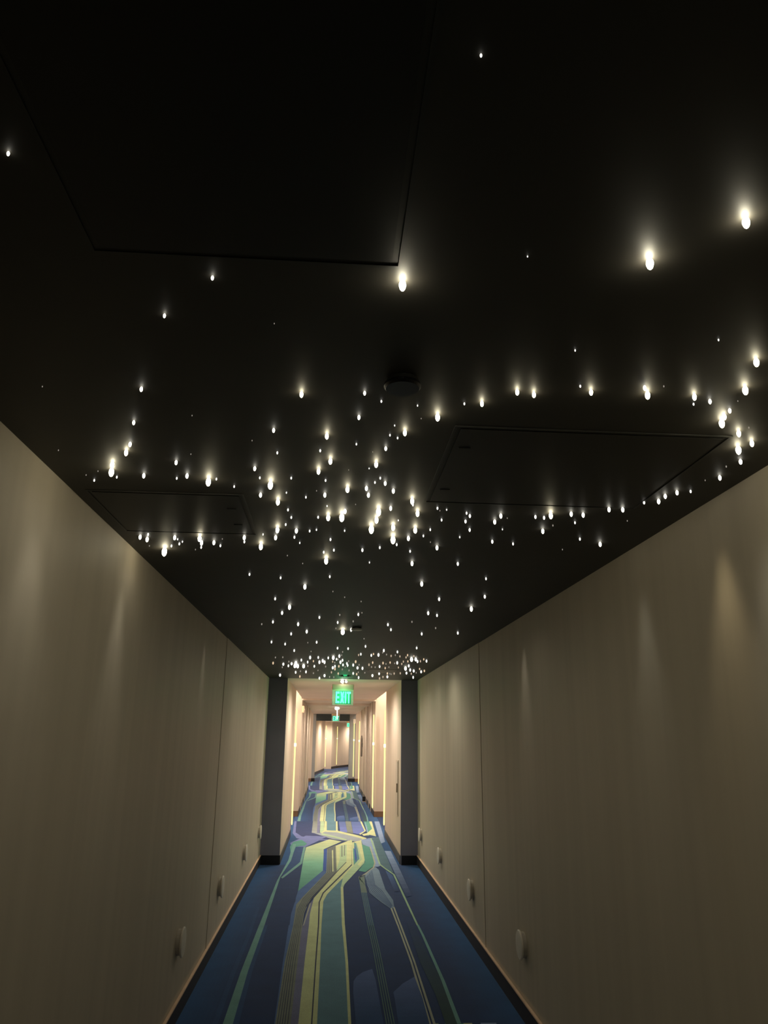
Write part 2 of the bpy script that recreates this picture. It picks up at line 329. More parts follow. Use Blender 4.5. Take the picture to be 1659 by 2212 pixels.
STARS=[(0.154,0.692,1.5),(-0.469,0.901,2.0),(0.62,0.955,5.0),(0.515,1.07,5.0),(0.306,1.07,0.5),(0.106,1.17,5.0),(-0.229,1.178,2.0),(-0.34,1.314,2.0),(-0.131,1.324,0.0),(0.484,1.376,1.0),(0.755,1.307,0.5),(-0.689,1.655,0.0),(-0.461,1.646,2.0),(-0.528,1.851,2.0),(-0.793,2.076,0.0),(-0.576,2.008,2.0),(-0.604,2.076,3.0),(-0.671,2.181,3.0),(-0.692,2.25,4.0),(-0.689,2.3,1.0),(-0.732,2.248,0.0),(-0.78,2.289,0.0),(-0.77,2.34,1.0),(-0.6,2.275,2.0),(-0.476,2.145,2.0),(-0.465,2.263,2.0),(-0.502,2.292,1.0),(-0.42,2.07,0.0),(-0.369,1.791,0.0),(-0.796,3.063,2.0),(-0.753,3.014,1.0),(-0.775,3.095,2.0),(-0.792,3.213,0.0),(-0.655,3.055,2.0),(-0.648,3.081,0.5),(-0.656,3.161,1.0),(-0.636,3.122,0.5),(-0.697,3.202,1.0),(-0.749,3.311,4.0),(-0.089,1.641,3.0),(0.059,1.62,2.0),(0.101,1.661,1.0),(0.051,1.761,2.0),(-0.17,1.868,2.0),(-0.234,1.947,0.0),(-0.03,1.895,3.0),(0.051,1.946,1.0),(-0.171,2.033,1.0),(-0.049,2.004,1.0),(0.099,2.0,0.0),(-0.02,2.088,3.0),(0.115,2.102,3.0),(0.096,2.14,0.5),(-0.056,2.181,3.0),(-0.248,2.175,2.0),(-0.24,2.26,1.0),(-0.142,2.252,1.0),(0.035,2.159,0.0),(-0.407,2.314,4.0),(-0.378,2.286,1.0),(-0.331,2.357,1.0),(-0.212,2.326,4.0),(-0.253,2.438,2.0),(-0.2,2.511,3.0),(-0.165,2.403,0.5),(-0.035,2.264,1.0),(-0.065,2.373,0.0),(-0.038,2.415,2.0),(-0.102,2.448,1.0),(0.036,2.348,3.0),(0.097,2.329,2.0),(0.121,2.268,1.0),(0.135,2.224,1.0),(0.107,2.4,2.0),(-0.17,2.603,1.0),(-0.163,2.701,1.0),(-0.031,2.542,0.5),(-0.064,2.687,1.0),(-0.027,2.686,3.0),(0.023,2.678,4.0),(0.033,2.598,2.0),(0.068,2.512,0.0),(0.153,2.591,4.0),(0.152,2.701,3.0),(0.14,2.831,4.0),(-0.189,2.803,1.0),(-0.226,2.886,3.0),(-0.241,3.007,2.0),(-0.152,2.888,2.0),(-0.164,2.991,1.0),(-0.1,2.889,1.0),(-0.073,2.865,0.5),(-0.146,3.086,0.5),(0.037,2.867,0.5),(-0.555,3.059,3.0),(-0.558,3.129,2.0),(-0.573,3.213,1.0),(-0.605,3.259,0.0),(-0.506,3.123,2.0),(-0.486,3.174,1.0),(-0.462,3.056,0.0),(-0.369,3.022,2.0),(-0.376,3.092,1.0),(-0.288,2.961,0.5),(-0.314,3.166,3.0),(-0.018,3.012,1.0),(-0.003,3.197,1.0),(-0.047,3.241,1.0),(0.12,3.182,1.5),(0.192,3.128,1.0),(-0.21,3.327,0.0),(-0.147,3.482,0.0),(-0.037,3.41,3.0),(0.163,3.425,0.5),(-0.422,3.767,1.0),(-0.02,3.774,1.0),(-0.271,3.836,1.0),(0.19,1.677,0.5),(0.208,1.754,0.0),(0.248,1.742,4.0),(0.301,1.656,1.0),(0.343,1.652,3.0),(0.412,1.581,3.0),(0.454,1.591,3.0),(0.176,1.851,3.0),(0.16,1.89,1.0),(0.138,1.872,1.0),(0.145,1.805,0.5),(0.134,1.971,2.0),(0.154,2.274,2.0),(0.186,2.347,2.0),(0.193,2.546,2.0),(0.259,2.451,3.0),(0.266,2.494,1.0),(0.294,2.599,3.0),(0.311,2.829,3.0),(0.297,2.957,2.0),(0.222,2.798,3.0),(0.237,2.987,4.0),(0.259,3.067,1.0),(0.233,2.698,0.5),(0.368,2.816,1.0),(0.353,2.914,1.0),(0.356,2.526,1.0),(0.369,2.556,0.0),(0.391,2.542,0.5),(0.392,2.674,1.0),(0.394,3.011,0.0),(0.434,3.104,2.0),(0.327,3.18,1.0),(0.361,3.421,2.0),(0.572,3.4,1.5),(0.468,2.575,1.0),(0.486,2.609,1.5),(0.483,2.683,1.5),(0.52,2.802,1.5),(0.5,2.915,0.5),(0.597,2.596,2.0),(0.627,2.624,0.0),(0.592,2.678,2.0),(0.644,2.781,0.5),(0.644,2.971,1.5),(0.737,2.999,1.0),(0.724,2.595,1.5),(0.758,2.603,1.5),(0.774,2.571,3.0),(0.804,2.787,2.0),(0.82,2.704,0.5),(0.841,2.546,2.0),(0.89,2.657,1.0),(0.968,3.074,0.0),(0.77,3.727,1.0),(0.547,1.537,1.0),(0.582,1.566,3.0),(0.695,1.531,2.0),(0.717,1.568,4.0),(0.735,1.52,0.5),(0.829,1.567,3.0),(0.846,1.607,1.0),(0.877,1.588,2.0),(0.927,1.521,4.0),(0.88,1.39,4.0),(0.941,1.58,0.0),(0.95,1.635,2.0),(0.955,1.671,3.0),(0.968,1.709,4.0),(1.051,1.731,0.5),(1.045,1.77,3.0),(1.116,1.834,3.0),(1.104,1.882,4.0),(1.158,1.971,2.0),(1.139,2.016,0.5),(1.169,2.113,2.0),(1.137,2.142,0.0),(1.142,2.251,1.0),(1.105,2.269,2.0),(1.084,2.311,2.0),(1.085,2.366,2.0),(1.043,2.386,1.5),(1.002,2.473,2.0),(0.954,2.476,2.0),(1.072,2.612,0.0),(0.887,2.553,2.0),(0.984,2.89,1.0),(1.094,2.966,2.0),(-0.154,4.06,2.0),(-0.002,4.185,0.0),(0.067,4.36,0.0),(0.168,4.49,0.0),(-0.341,4.462,1.0),(-0.271,4.756,2.0),(-0.332,5.0,1.5),(-0.422,5.428,1.0),(-0.512,5.559,0.5),(-0.089,5.169,1.0),(-0.247,5.519,1.5),(-0.196,5.92,1.5),(-0.324,6.081,1.0),(0.048,5.035,0.5),(0.038,5.393,1.0),(0.17,4.997,1.0),(0.191,4.925,0.0),(0.146,5.32,0.5),(0.028,5.7,0.0),(0.083,5.89,3.0),(0.144,5.76,1.5),(0.463,3.902,2.0),(0.618,4.348,1.5),(0.62,4.873,1.5),(0.69,4.962,1.0),(0.557,5.281,0.5),(0.4,5.444,1.0),(0.443,5.713,1.0),(0.764,5.573,0.5),(0.701,5.917,1.0),(0.97,5.819,1.0),(0.866,4.668,2.0),(0.864,4.23,1.5),(0.266,6.301,0.0),(-0.521,6.661,1.0),(-0.411,6.799,1.0),(-0.13,6.612,1.0),(-0.207,6.659,0.0),(0.304,6.858,1.0),(-0.354,7.324,1.0),(0.055,7.053,1.0),(0.153,7.074,1.0),(0.772,6.908,1.0),(-0.195,7.379,0.0),(-0.58,8.04,0.5),(-0.501,8.001,0.5),(-0.649,8.687,1.0),(-0.544,8.84,1.5),(-0.577,9.216,0.5),(-0.463,8.483,0.5),(-0.495,9.011,1.0),(-0.446,8.762,1.5),(-0.393,8.637,2.0),(-0.419,8.996,2.0),(-0.388,9.02,2.0),(-0.319,8.269,1.0),(-0.318,9.006,2.0),(-0.258,8.498,1.0),(-0.218,7.972,1.5),(-0.269,8.996,0.5),(-0.192,8.377,0.7),(-0.194,9.012,1.0),(-0.134,7.956,1.0),(-0.128,8.473,1.5),(-0.091,8.304,1.5),(-0.072,8.462,1.5),(-0.031,7.986,1.0),(0.021,7.951,2.0),(0.016,8.39,0.7),(0.04,8.495,0.5),(0.056,8.119,1.0),(0.073,8.116,0.5),(0.081,7.773,1.5),(0.107,7.367,0.5),(0.103,7.676,0.3),(0.102,8.428,1.5),(0.121,8.21,1.0),(0.136,8.763,1.0),(0.091,8.954,1.0),(0.022,9.157,1.5),(0.046,8.963,1.0),(0.049,9.349,1.0),(0.165,9.001,0.5),(0.176,8.581,1.0),(0.188,8.303,0.5),(0.19,8.812,1.0),(0.139,9.377,0.5),(0.008,9.851,0.7),(0.097,10.036,0.8),(-0.015,10.658,0.5),(0.043,10.688,0.5),(-0.083,10.42,1.5),(-0.157,10.921,1.0),(-0.062,9.022,0.5),(-0.159,9.598,0.0),(-0.225,10.053,0.5),(-0.315,9.847,1.0),(-0.382,9.76,0.5),(-0.45,9.951,1.0),(-0.422,10.665,1.0),(-0.681,10.471,1.5),(0.224,9.517,0.5),(0.271,7.631,0.7),(0.29,7.551,1.0),(0.398,7.635,1.0),(0.413,7.506,0.7),(0.466,7.577,1.5),(0.491,7.174,1.3),(0.494,7.361,0.5),(0.543,7.536,0.5),(0.598,7.653,0.8),(0.628,7.273,1.0),(0.634,7.578,0.4),(0.69,7.692,0.7),(0.754,7.556,0.8),(0.76,7.778,0.8),(0.825,7.634,0.7),(0.837,7.97,2.5),(0.88,7.962,1.8),(0.822,8.206,0.7),(0.924,8.186,1.2),(0.951,8.155,0.8),(0.962,7.946,0.7),(1.014,8.132,1.2),(0.777,8.242,0.7),(0.785,8.517,0.8),(0.723,8.389,1.3),(0.7,8.455,0.4),(0.644,8.377,0.8),(0.611,8.552,0.4),(0.571,8.447,1.0),(0.455,8.414,0.9),(0.428,8.681,0.9),(0.473,8.976,0.5),(0.516,8.992,0.4),(0.562,8.895,1.0),(0.641,9.094,0.8),(0.675,8.959,0.3),(0.788,8.98,0.6),(0.885,8.732,1.2),(0.882,9.083,2.0),(0.959,9.293,1.3),(1.016,9.419,1.5),(1.031,9.854,0.6),(0.961,9.771,1.3),(1.054,9.119,0.6),(1.124,9.559,1.3),(1.144,9.391,0.9),(1.077,9.694,0.3),(1.123,10.484,1.0),(0.886,9.81,0.7),(0.812,9.864,0.8),(0.759,9.914,0.4),(0.783,9.986,0.3),(0.725,9.876,0.9),(0.623,9.944,1.3),(0.555,10.276,1.5),(0.682,10.762,0.9),(0.711,10.492,0.7),(0.767,10.445,1.3),(0.433,9.834,0.4),(0.266,8.341,1.2),(0.252,8.758,1.2),(0.314,9.116,1.5),(0.375,9.168,1.2),(0.318,8.715,0.5),(0.289,9.971,1.0),(0.338,10.084,0.9),(0.348,9.778,0.4),(0.386,10.688,1.0)]
CARPET=[
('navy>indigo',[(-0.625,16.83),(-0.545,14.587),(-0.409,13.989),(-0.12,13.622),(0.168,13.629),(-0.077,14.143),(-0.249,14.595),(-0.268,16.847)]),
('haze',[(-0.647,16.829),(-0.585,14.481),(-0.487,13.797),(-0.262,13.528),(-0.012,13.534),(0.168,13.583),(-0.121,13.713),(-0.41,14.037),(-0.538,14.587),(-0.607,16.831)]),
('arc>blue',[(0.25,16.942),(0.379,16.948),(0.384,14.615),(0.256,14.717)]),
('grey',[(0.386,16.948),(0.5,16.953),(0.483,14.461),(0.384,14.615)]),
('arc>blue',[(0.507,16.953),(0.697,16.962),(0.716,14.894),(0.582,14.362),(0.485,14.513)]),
('cream',[(0.674,16.961),(0.7,14.839),(0.584,14.413),(0.605,14.291),(0.726,14.84),(0.712,16.963)]),
('green',[(0.758,16.965),(0.91,16.972),(0.847,14.524),(0.724,14.116),(0.736,14.625)]),
('lightblue',[(0.792,16.895),(0.773,15.407),(0.755,14.626),(0.734,14.732)]),
('cream',[(0.872,16.97),(0.857,15.178),(0.731,14.52),(0.634,14.363),(0.655,14.134),(0.769,14.266),(0.866,14.071),(0.933,16.973)]),
('lightblue',[(0.986,16.976),(1.085,16.98),(0.973,13.378),(0.887,13.16)]),
('grey>greystripe',[(-0.269,16.918),(-0.134,16.924),(-0.111,14.342),(-0.251,14.543)]),
('purple',[(-0.179,16.922),(-0.119,16.924),(-0.113,14.495),(-0.157,14.494)]),
('creamgreen',[(-0.119,16.924),(-0.044,16.928),(-0.032,14.87),(-0.106,14.444)]),
('cream',[(-0.032,16.928),(0.012,16.931),(0.015,14.839),(-0.034,14.837)]),
('teal',[(0.016,16.931),(0.19,16.939),(0.179,14.844),(0.015,14.839)]),
('cream',[(0.197,16.939),(0.23,16.941),(0.215,14.769),(0.181,14.822)]),
('greyblue',[(-0.249,14.595),(-0.106,14.496),(-0.025,14.903),(0.218,14.802),(0.562,14.161),(0.679,13.826),(0.636,13.549),(0.499,13.412),(0.334,13.497),(0.12,13.673),(-0.077,14.143)]),
('cream',[(-0.082,14.601),(-0.025,14.925),(0.218,14.845),(0.563,14.19),(0.688,13.845),(0.631,13.713),(0.518,13.965),(0.203,14.588),(-0.018,14.708),(-0.08,14.445)]),
('creamgreen',[(-0.068,14.497),(0.172,14.052),(0.35,13.679),(0.335,13.524),(0.158,13.86),(-0.079,14.292)]),
('cream',[(0.638,13.872),(0.575,13.547),(0.412,13.279),(0.455,13.151),(0.607,13.441),(0.691,13.827)]),
('haze',[(-0.568,13.195),(-0.342,14.135),(0.023,14.003),(-0.302,12.78),(-0.46,12.275)]),
('green',[(-0.548,12.775),(-0.523,13.322),(-0.395,13.583),(-0.296,13.139),(-0.322,12.897),(-0.419,12.836),(-0.445,12.275),(-0.488,11.862)]),
('slate',[(-0.458,12.777),(-0.311,12.779),(-0.311,11.119),(-0.517,10.169),(-0.48,11.386)]),
('greenline',[(-0.579,7.705),(-0.562,9.89),(-0.506,11.477),(-0.515,13.073),(-0.465,13.074),(-0.467,11.431),(-0.536,10.169),(-0.531,7.704)]),
('greenline',[(-0.527,10.133),(-0.339,11.296),(-0.338,12.779),(-0.305,12.745),(-0.31,11.163),(-0.506,10.062)]),
('greenline',[(-0.58,5.212),(-0.589,6.312),(-0.58,7.721),(-0.532,7.72),(-0.538,6.311),(-0.52,5.21)]),
('navy2',[(-0.52,5.21),(-0.538,6.311),(-0.532,7.72),(-0.502,7.719),(-0.506,6.31),(-0.485,5.209)]),
('navy2',[(-0.643,5.214),(-0.658,6.314),(-0.653,7.441),(-0.666,8.475),(-0.644,8.474),(-0.621,7.441),(-0.625,6.313),(-0.61,5.213)]),
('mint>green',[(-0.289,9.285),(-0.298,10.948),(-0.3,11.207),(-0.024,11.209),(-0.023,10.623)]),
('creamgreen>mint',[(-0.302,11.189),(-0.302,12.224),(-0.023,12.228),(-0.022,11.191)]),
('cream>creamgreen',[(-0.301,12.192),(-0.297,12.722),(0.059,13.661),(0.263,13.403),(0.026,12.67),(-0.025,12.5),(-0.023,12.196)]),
('royal',[(-0.022,12.5),(0.03,12.59),(0.02,10.623),(-0.023,10.583)]),
('blue2',[(-0.023,10.623),(0.031,10.56),(-0.265,8.675),(-0.292,8.402),(-0.297,8.914),(-0.289,9.285)]),
('blue2',[(-0.304,7.7),(-0.312,8.169),(-0.299,8.702),(-0.228,8.701),(-0.268,8.214),(-0.266,7.7)]),
('blue2',[(-0.274,5.202),(-0.297,6.538),(-0.312,7.716),(-0.265,7.715),(-0.269,6.538),(-0.252,5.201)]),
('grey',[(0.026,12.557),(0.167,12.966),(0.163,10.545),(-0.152,8.726),(-0.186,8.212),(-0.189,7.698),(-0.271,7.7),(-0.279,8.599),(-0.226,8.969),(0.02,10.467)]),
('grey',[(-0.268,5.202),(-0.283,6.538),(-0.271,7.716),(-0.188,7.714),(-0.185,6.536),(-0.176,5.198)]),
('darkline',[(-0.259,7.7),(-0.258,8.373),(-0.22,8.891),(0.037,10.474),(0.042,12.548),(0.049,12.568),(0.044,10.477),(-0.215,8.881),(-0.254,8.361),(-0.255,7.7)]),
('darkline',[(-0.257,5.201),(-0.271,6.538),(-0.261,7.715),(-0.257,7.715),(-0.266,6.538),(-0.253,5.201)]),
('darkline',[(-0.246,7.699),(-0.244,8.334),(-0.206,8.86),(0.06,10.484),(0.064,12.611),(0.07,12.631),(0.067,10.487),(-0.202,8.851),(-0.24,8.323),(-0.242,7.699)]),
('darkline',[(-0.242,5.201),(-0.255,6.537),(-0.248,7.715),(-0.244,7.715),(-0.25,6.537),(-0.238,5.201)]),
('darkline',[(-0.234,7.699),(-0.231,8.297),(-0.193,8.83),(0.083,10.494),(0.085,12.675),(0.092,12.696),(0.09,10.497),(-0.189,8.821),(-0.227,8.285),(-0.23,7.699)]),
('darkline',[(-0.228,5.2),(-0.24,6.537),(-0.235,7.715),(-0.231,7.715),(-0.235,6.537),(-0.223,5.2)]),
('darkline',[(-0.221,7.699),(-0.217,8.259),(-0.179,8.8),(0.106,10.504),(0.107,12.74),(0.114,12.761),(0.113,10.507),(-0.175,8.791),(-0.213,8.247),(-0.217,7.699)]),
('darkline',[(-0.213,5.2),(-0.224,6.537),(-0.221,7.715),(-0.217,7.715),(-0.219,6.536),(-0.208,5.2)]),
('darkline',[(-0.206,7.699),(-0.202,8.217),(-0.165,8.767),(0.131,10.515),(0.131,12.814),(0.138,12.835),(0.138,10.518),(-0.16,8.757),(-0.198,8.206),(-0.202,7.699)]),
('darkline',[(-0.196,5.199),(-0.206,6.536),(-0.206,7.714),(-0.202,7.714),(-0.202,6.536),(-0.191,5.199)]),
('cream',[(0.098,12.391),(0.115,12.447),(0.112,10.545),(0.098,10.545)]),
('purple',[(-0.186,7.698),(-0.169,8.167),(-0.149,8.598),(-0.101,8.913),(-0.089,8.913),(-0.113,8.7),(-0.13,8.166),(-0.126,7.697)]),
('purple',[(-0.176,5.198),(-0.185,6.536),(-0.188,7.714),(-0.128,7.713),(-0.132,6.534),(-0.13,5.197)]),
('creamline',[(-0.182,7.698),(-0.164,8.166),(-0.144,8.623),(-0.129,8.674),(-0.151,8.189),(-0.173,7.698)]),
('creamgreen',[(0.162,12.906),(0.446,13.603),(0.307,11.392),(0.159,10.529)]),
('cream',[(0.162,12.906),(0.391,13.536),(0.355,13.091),(0.224,12.848),(0.207,11.578),(0.154,10.703)]),
('grey',[(0.25,12.907),(0.267,12.932),(0.247,11.771),(0.232,11.771)]),
('grey',[(0.293,12.968),(0.31,12.992),(0.284,11.871),(0.269,11.871)]),
('cream',[(0.343,13.34),(0.294,11.346),(0.151,10.467),(-0.106,8.913),(-0.13,8.166),(-0.128,7.697),(-0.047,7.696),(-0.053,8.699),(-0.015,9.195),(0.188,10.242),(0.36,11.124),(0.425,13.603)]),
('darkline',[(0.287,11.301),(0.11,10.316),(-0.124,8.968),(-0.178,8.498),(-0.17,8.488),(-0.115,8.946),(0.118,10.286),(0.295,11.283)]),
('cream',[(-0.13,5.197),(-0.132,6.534),(-0.128,7.713),(-0.047,7.712),(-0.052,6.532),(-0.054,5.194)]),
('cream',[(0.425,13.603),(0.362,11.037),(0.194,10.169),(-0.003,9.165),(-0.04,8.699),(-0.035,7.696),(-0.014,7.695),(-0.004,8.751),(0.034,9.107),(0.225,10.097),(0.384,10.952),(0.436,12.971)]),
('darkline',[(0.356,11.08),(0.191,10.227),(-0.01,9.194),(-0.051,8.699),(-0.046,7.696),(-0.036,7.696),(-0.041,8.699),(-0.003,9.16),(0.198,10.183),(0.359,11.02)]),
('darkline',[(-0.054,5.194),(-0.052,6.532),(-0.047,7.712),(-0.035,7.711),(-0.042,6.532),(-0.046,5.194)]),
('cream',[(-0.046,5.194),(-0.042,6.532),(-0.035,7.711),(-0.014,7.711),(-0.014,6.531),(-0.018,5.193)]),
('teal',[(0.434,13.216),(0.384,10.952),(0.225,10.097),(0.034,9.107),(-0.003,8.751),(-0.013,7.695),(0.172,7.692),(0.188,9.496),(0.218,9.688),(0.533,11.213),(0.482,11.581),(0.512,13.218)]),
('teal',[(-0.018,5.193),(-0.014,6.531),(-0.014,7.711),(0.174,7.708),(0.18,6.526),(0.169,5.187)]),
('green',[(0.435,13.342),(0.471,13.28),(0.463,11.873),(0.439,11.212),(0.388,10.952),(0.41,11.873)]),
('royal',[(0.445,12.852),(0.463,12.793),(0.452,11.676),(0.421,11.212),(0.418,11.58)]),
('cream',[(0.436,13.279),(0.425,12.62),(0.443,12.563),(0.458,13.317)]),
('creamgreen',[(0.489,13.217),(0.491,12.508),(0.482,11.581),(0.226,10.133),(0.188,9.496),(0.217,9.496),(0.236,9.688),(0.533,11.213),(0.562,11.581),(0.585,13.346)]),
('cream',[(0.5,13.217),(0.514,12.398),(0.515,11.533),(0.435,11.081),(0.465,10.952),(0.559,11.534),(0.572,12.622),(0.578,13.371)]),
('cream',[(0.188,9.508),(0.172,7.692),(0.199,7.692),(0.217,9.508)]),
('cream',[(0.169,5.187),(0.18,6.526),(0.173,7.708),(0.2,7.708),(0.2,6.526),(0.187,5.186)]),
('green',[(0.577,13.034),(0.679,12.797),(0.673,11.259),(0.648,10.953),(0.515,10.507),(0.43,10.585),(0.549,11.303)]),
('slategreen',[(0.779,13.883),(0.901,13.956),(0.87,10.469),(0.794,10.625),(0.749,11.083)]),
('lightblue',[(0.587,13.606),(0.589,13.034),(0.682,12.762),(0.675,11.214),(0.646,10.911),(0.702,10.911),(0.743,10.996),(0.759,12.081),(0.783,13.479),(0.739,13.813)]),
('creamline',[(0.687,12.797),(0.67,11.214),(0.632,10.869),(0.503,10.391),(0.408,10.097),(0.421,10.169),(0.52,10.331),(0.648,10.828),(0.689,11.214),(0.705,12.833)]),
('greencream',[(0.748,13.813),(0.727,11.082),(0.786,10.705),(0.854,10.316),(0.854,8.486),(0.856,7.681),(0.873,7.68),(0.874,8.486),(0.876,10.332),(0.803,10.746),(0.75,11.109),(0.775,13.814)]),
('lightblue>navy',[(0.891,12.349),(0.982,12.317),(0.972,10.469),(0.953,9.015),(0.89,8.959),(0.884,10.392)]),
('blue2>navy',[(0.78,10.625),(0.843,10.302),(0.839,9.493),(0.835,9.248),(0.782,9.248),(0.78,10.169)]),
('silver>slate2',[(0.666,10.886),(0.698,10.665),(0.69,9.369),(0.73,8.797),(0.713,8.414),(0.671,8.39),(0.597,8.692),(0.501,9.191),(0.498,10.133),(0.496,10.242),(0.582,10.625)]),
('slate',[(0.51,10.169),(0.49,9.687),(0.513,9.191),(0.674,8.4),(0.678,8.409),(0.519,9.203),(0.496,9.7),(0.515,10.169)]),
('slate',[(0.525,10.242),(0.505,9.677),(0.534,9.208),(0.678,8.42),(0.682,8.43),(0.541,9.219),(0.512,9.69),(0.53,10.242)]),
('slate',[(0.54,10.316),(0.521,9.668),(0.555,9.224),(0.682,8.441),(0.686,8.451),(0.562,9.236),(0.527,9.681),(0.545,10.316)]),
('slate',[(0.555,10.392),(0.536,9.659),(0.576,9.241),(0.686,8.462),(0.69,8.472),(0.583,9.253),(0.543,9.672),(0.56,10.392)]),
('slate',[(0.57,10.468),(0.551,9.649),(0.598,9.258),(0.69,8.484),(0.694,8.493),(0.604,9.27),(0.558,9.662),(0.575,10.468)]),
('slate',[(0.586,10.546),(0.567,9.64),(0.619,9.275),(0.694,8.505),(0.698,8.515),(0.626,9.287),(0.574,9.653),(0.591,10.546)]),
('slate',[(0.602,10.625),(0.582,9.631),(0.64,9.292),(0.698,8.526),(0.702,8.536),(0.647,9.304),(0.589,9.644),(0.607,10.625)]),
('slate',[(0.411,10.062),(0.408,9.495),(0.403,7.688),(0.468,7.687),(0.474,9.494),(0.492,10.242)]),
('grey',[(0.411,10.062),(0.426,10.133),(0.408,9.192),(0.475,9.191),(0.474,9.622),(0.492,10.242)]),
('thingreen',[(0.416,10.072),(0.412,9.495),(0.406,7.688),(0.413,7.688),(0.418,9.495),(0.424,10.09)]),
('thingreen',[(0.397,5.179),(0.409,6.83),(0.407,7.704),(0.414,7.704),(0.416,6.83),(0.403,5.179)]),
('thingreen',[(0.436,10.117),(0.428,9.495),(0.423,7.688),(0.429,7.688),(0.435,9.495),(0.444,10.135)]),
('thingreen',[(0.412,5.178),(0.426,6.829),(0.424,7.704),(0.43,7.704),(0.432,6.829),(0.418,5.178)]),
('thingreen',[(0.456,10.162),(0.445,9.495),(0.439,7.688),(0.445,7.688),(0.452,9.495),(0.464,10.18)]),
('thingreen',[(0.427,5.178),(0.442,6.829),(0.44,7.703),(0.447,7.703),(0.449,6.829),(0.434,5.178)]),
('thingreen',[(0.477,10.207),(0.462,9.495),(0.455,7.687),(0.462,7.687),(0.468,9.495),(0.485,10.225)]),
('thingreen',[(0.443,5.177),(0.458,6.829),(0.457,7.703),(0.463,7.703),(0.465,6.828),(0.449,5.177)]),
('creamline',[(0.671,8.39),(0.676,7.684),(0.692,7.683),(0.688,8.414)]),
('creamline',[(0.701,8.438),(0.701,7.683),(0.717,7.683),(0.717,8.463)]),
('creamline',[(0.651,5.17),(0.677,6.514),(0.677,7.699),(0.692,7.699),(0.692,6.514),(0.668,5.17)]),
('creamline',[(0.679,5.169),(0.702,6.513),(0.701,7.699),(0.718,7.699),(0.716,6.513),(0.695,5.169)]),
('navy>darkgreen',[(0.756,5.167),(0.768,5.74),(0.752,6.512),(0.774,7.826),(0.826,7.826),(0.844,6.51),(0.854,5.737),(0.833,5.164)]),
('greenline',[(0.825,5.164),(0.85,6.055),(0.86,7.349),(0.857,7.696),(0.877,7.696),(0.881,7.348),(0.874,6.054),(0.85,5.163)]),
('arc>navy2',[(0.215,5.185),(0.216,5.794),(0.227,6.052),(0.251,6.157),(0.302,6.266),(0.374,6.341),(0.385,6.068),(0.382,5.179)]),
('arc>navy2',[(0.47,5.176),(0.487,5.711),(0.488,5.805),(0.568,5.988),(0.669,6.145),(0.672,5.669),(0.657,5.17)]),
]
carpet()

# ------------------------------------------------------------------ star lights
# a warm drop, its width taking in the glare of the star; the largest 300 are things, the faintest rest one field
CAMP = Vector((0, 0, 1.667))
W = [(0, 2.3), (.5, 3.1), (1, 4.3), (1.5, 5.6), (2, 7.2), (3, 9.2), (4, 12.2), (5, 17)]
def width(c):
    for (a, wa), (b_, wb) in zip(W, W[1:]):
        if c <= b_: return wa+(wb-wa)*(c-a)/(b_-a)
    return W[-1][1]
def star_profile(r):
    h = r*(3.6 if r < .011 else 3.0)
    return [(r*.35, 0), (r*.6, -h*.08), (r*.9, -h*.24), (r, -h*.45), (r*.93, -h*.64), (r*.72, -h*.82), (r*.4, -h*.94), (0, -h)]
star_mesh = {}
def get_star_mesh(r, mname):
    key = (round(r*1000*2)/2, mname)
    if key not in star_mesh:
        me = MB().lathe(star_profile(key[0]/1000), seg=12).mesh('star_light', smooth=True)
        me.materials.append(M[mname]); star_mesh[key] = me
    return star_mesh[key]
rows = []
for x, y, c in STARS:
    dist = (Vector((x, y, H))-CAMP).length
    wpx = width(c); r = wpx*dist/1634/2*(.72 if y > 6.5 else .8)
    f = 1-r*(1.5 if r < .011 else 1.2)/(H-CAMP.z)      # the bead hangs below the ceiling
    rows.append([x*f, y*f, c, r, wpx])
rows.sort(key=lambda q: -q[4]*(1+q[2]))
big, rest = rows[:300], rows[300:]
GL, GR = 'left', 'right'
def size_word(c):
    return ('faint pinprick' if c < .45 else 'dim tiny' if c < .75 else 'small' if c < 1.25 else 'modest' if c < 1.8 else 'bright' if c < 2.6 else 'glowing' if c < 3.5 else 'dazzling' if c < 4.5 else 'brilliant')
def zone(x, y):
    if y < 1.75: return 'nearest the camera'
    if y < 2.5: return 'beside the right access panel' if x > -.05 else 'before the left access panel'
    if y < 3.05: return 'just beyond the right access panel' if x > .25 else ('beside the left access panel' if x > -.35 else 'past the left access panel')
    if y < 3.9: return 'in the cluster beyond both access panels'
    if y < 5.0: return 'in the sparse stretch after the cluster'
    if y < 6.3: return 'around the small white sprinkler cover'
    if y < 7.4: return 'just past the white sprinkler cover'
    r = 'front' if y < 8.2 else 'second' if y < 8.8 else 'third' if y < 9.5 else 'last'
    k = 'left' if x < .05 else 'middle' if x < .55 else 'right'
    return 'in the %s-hand %s far row' % (k, r) if k != 'middle' else 'in the %s far row before the sign' % r
ORD = 'first second third fourth fifth sixth seventh eighth ninth tenth eleventh twelfth thirteenth fourteenth fifteenth sixteenth'.split()
cells = {}
for q in big: cells.setdefault((size_word(q[2]), zone(q[0], q[1])), []).append(q)
def star_mat(x, y, c):
    h = int(abs(x*7919+y*104729)*10) % 10
    if c >= 4.5: return 's_huge'
    if c >= 2.6: return 's_bright'
    if c >= 1.8: return 's_medium'
    if c < .45: return 's_faint'
    if c < .95 and y > 6.5: return ('s_amber', 's_tan', 's_tan')[h % 3]
    if c < .75: return 's_small' if y < 6 else 's_faint'
    return 's_amber' if (y > 8 and h < 3 and c < 1.3) else 's_small'
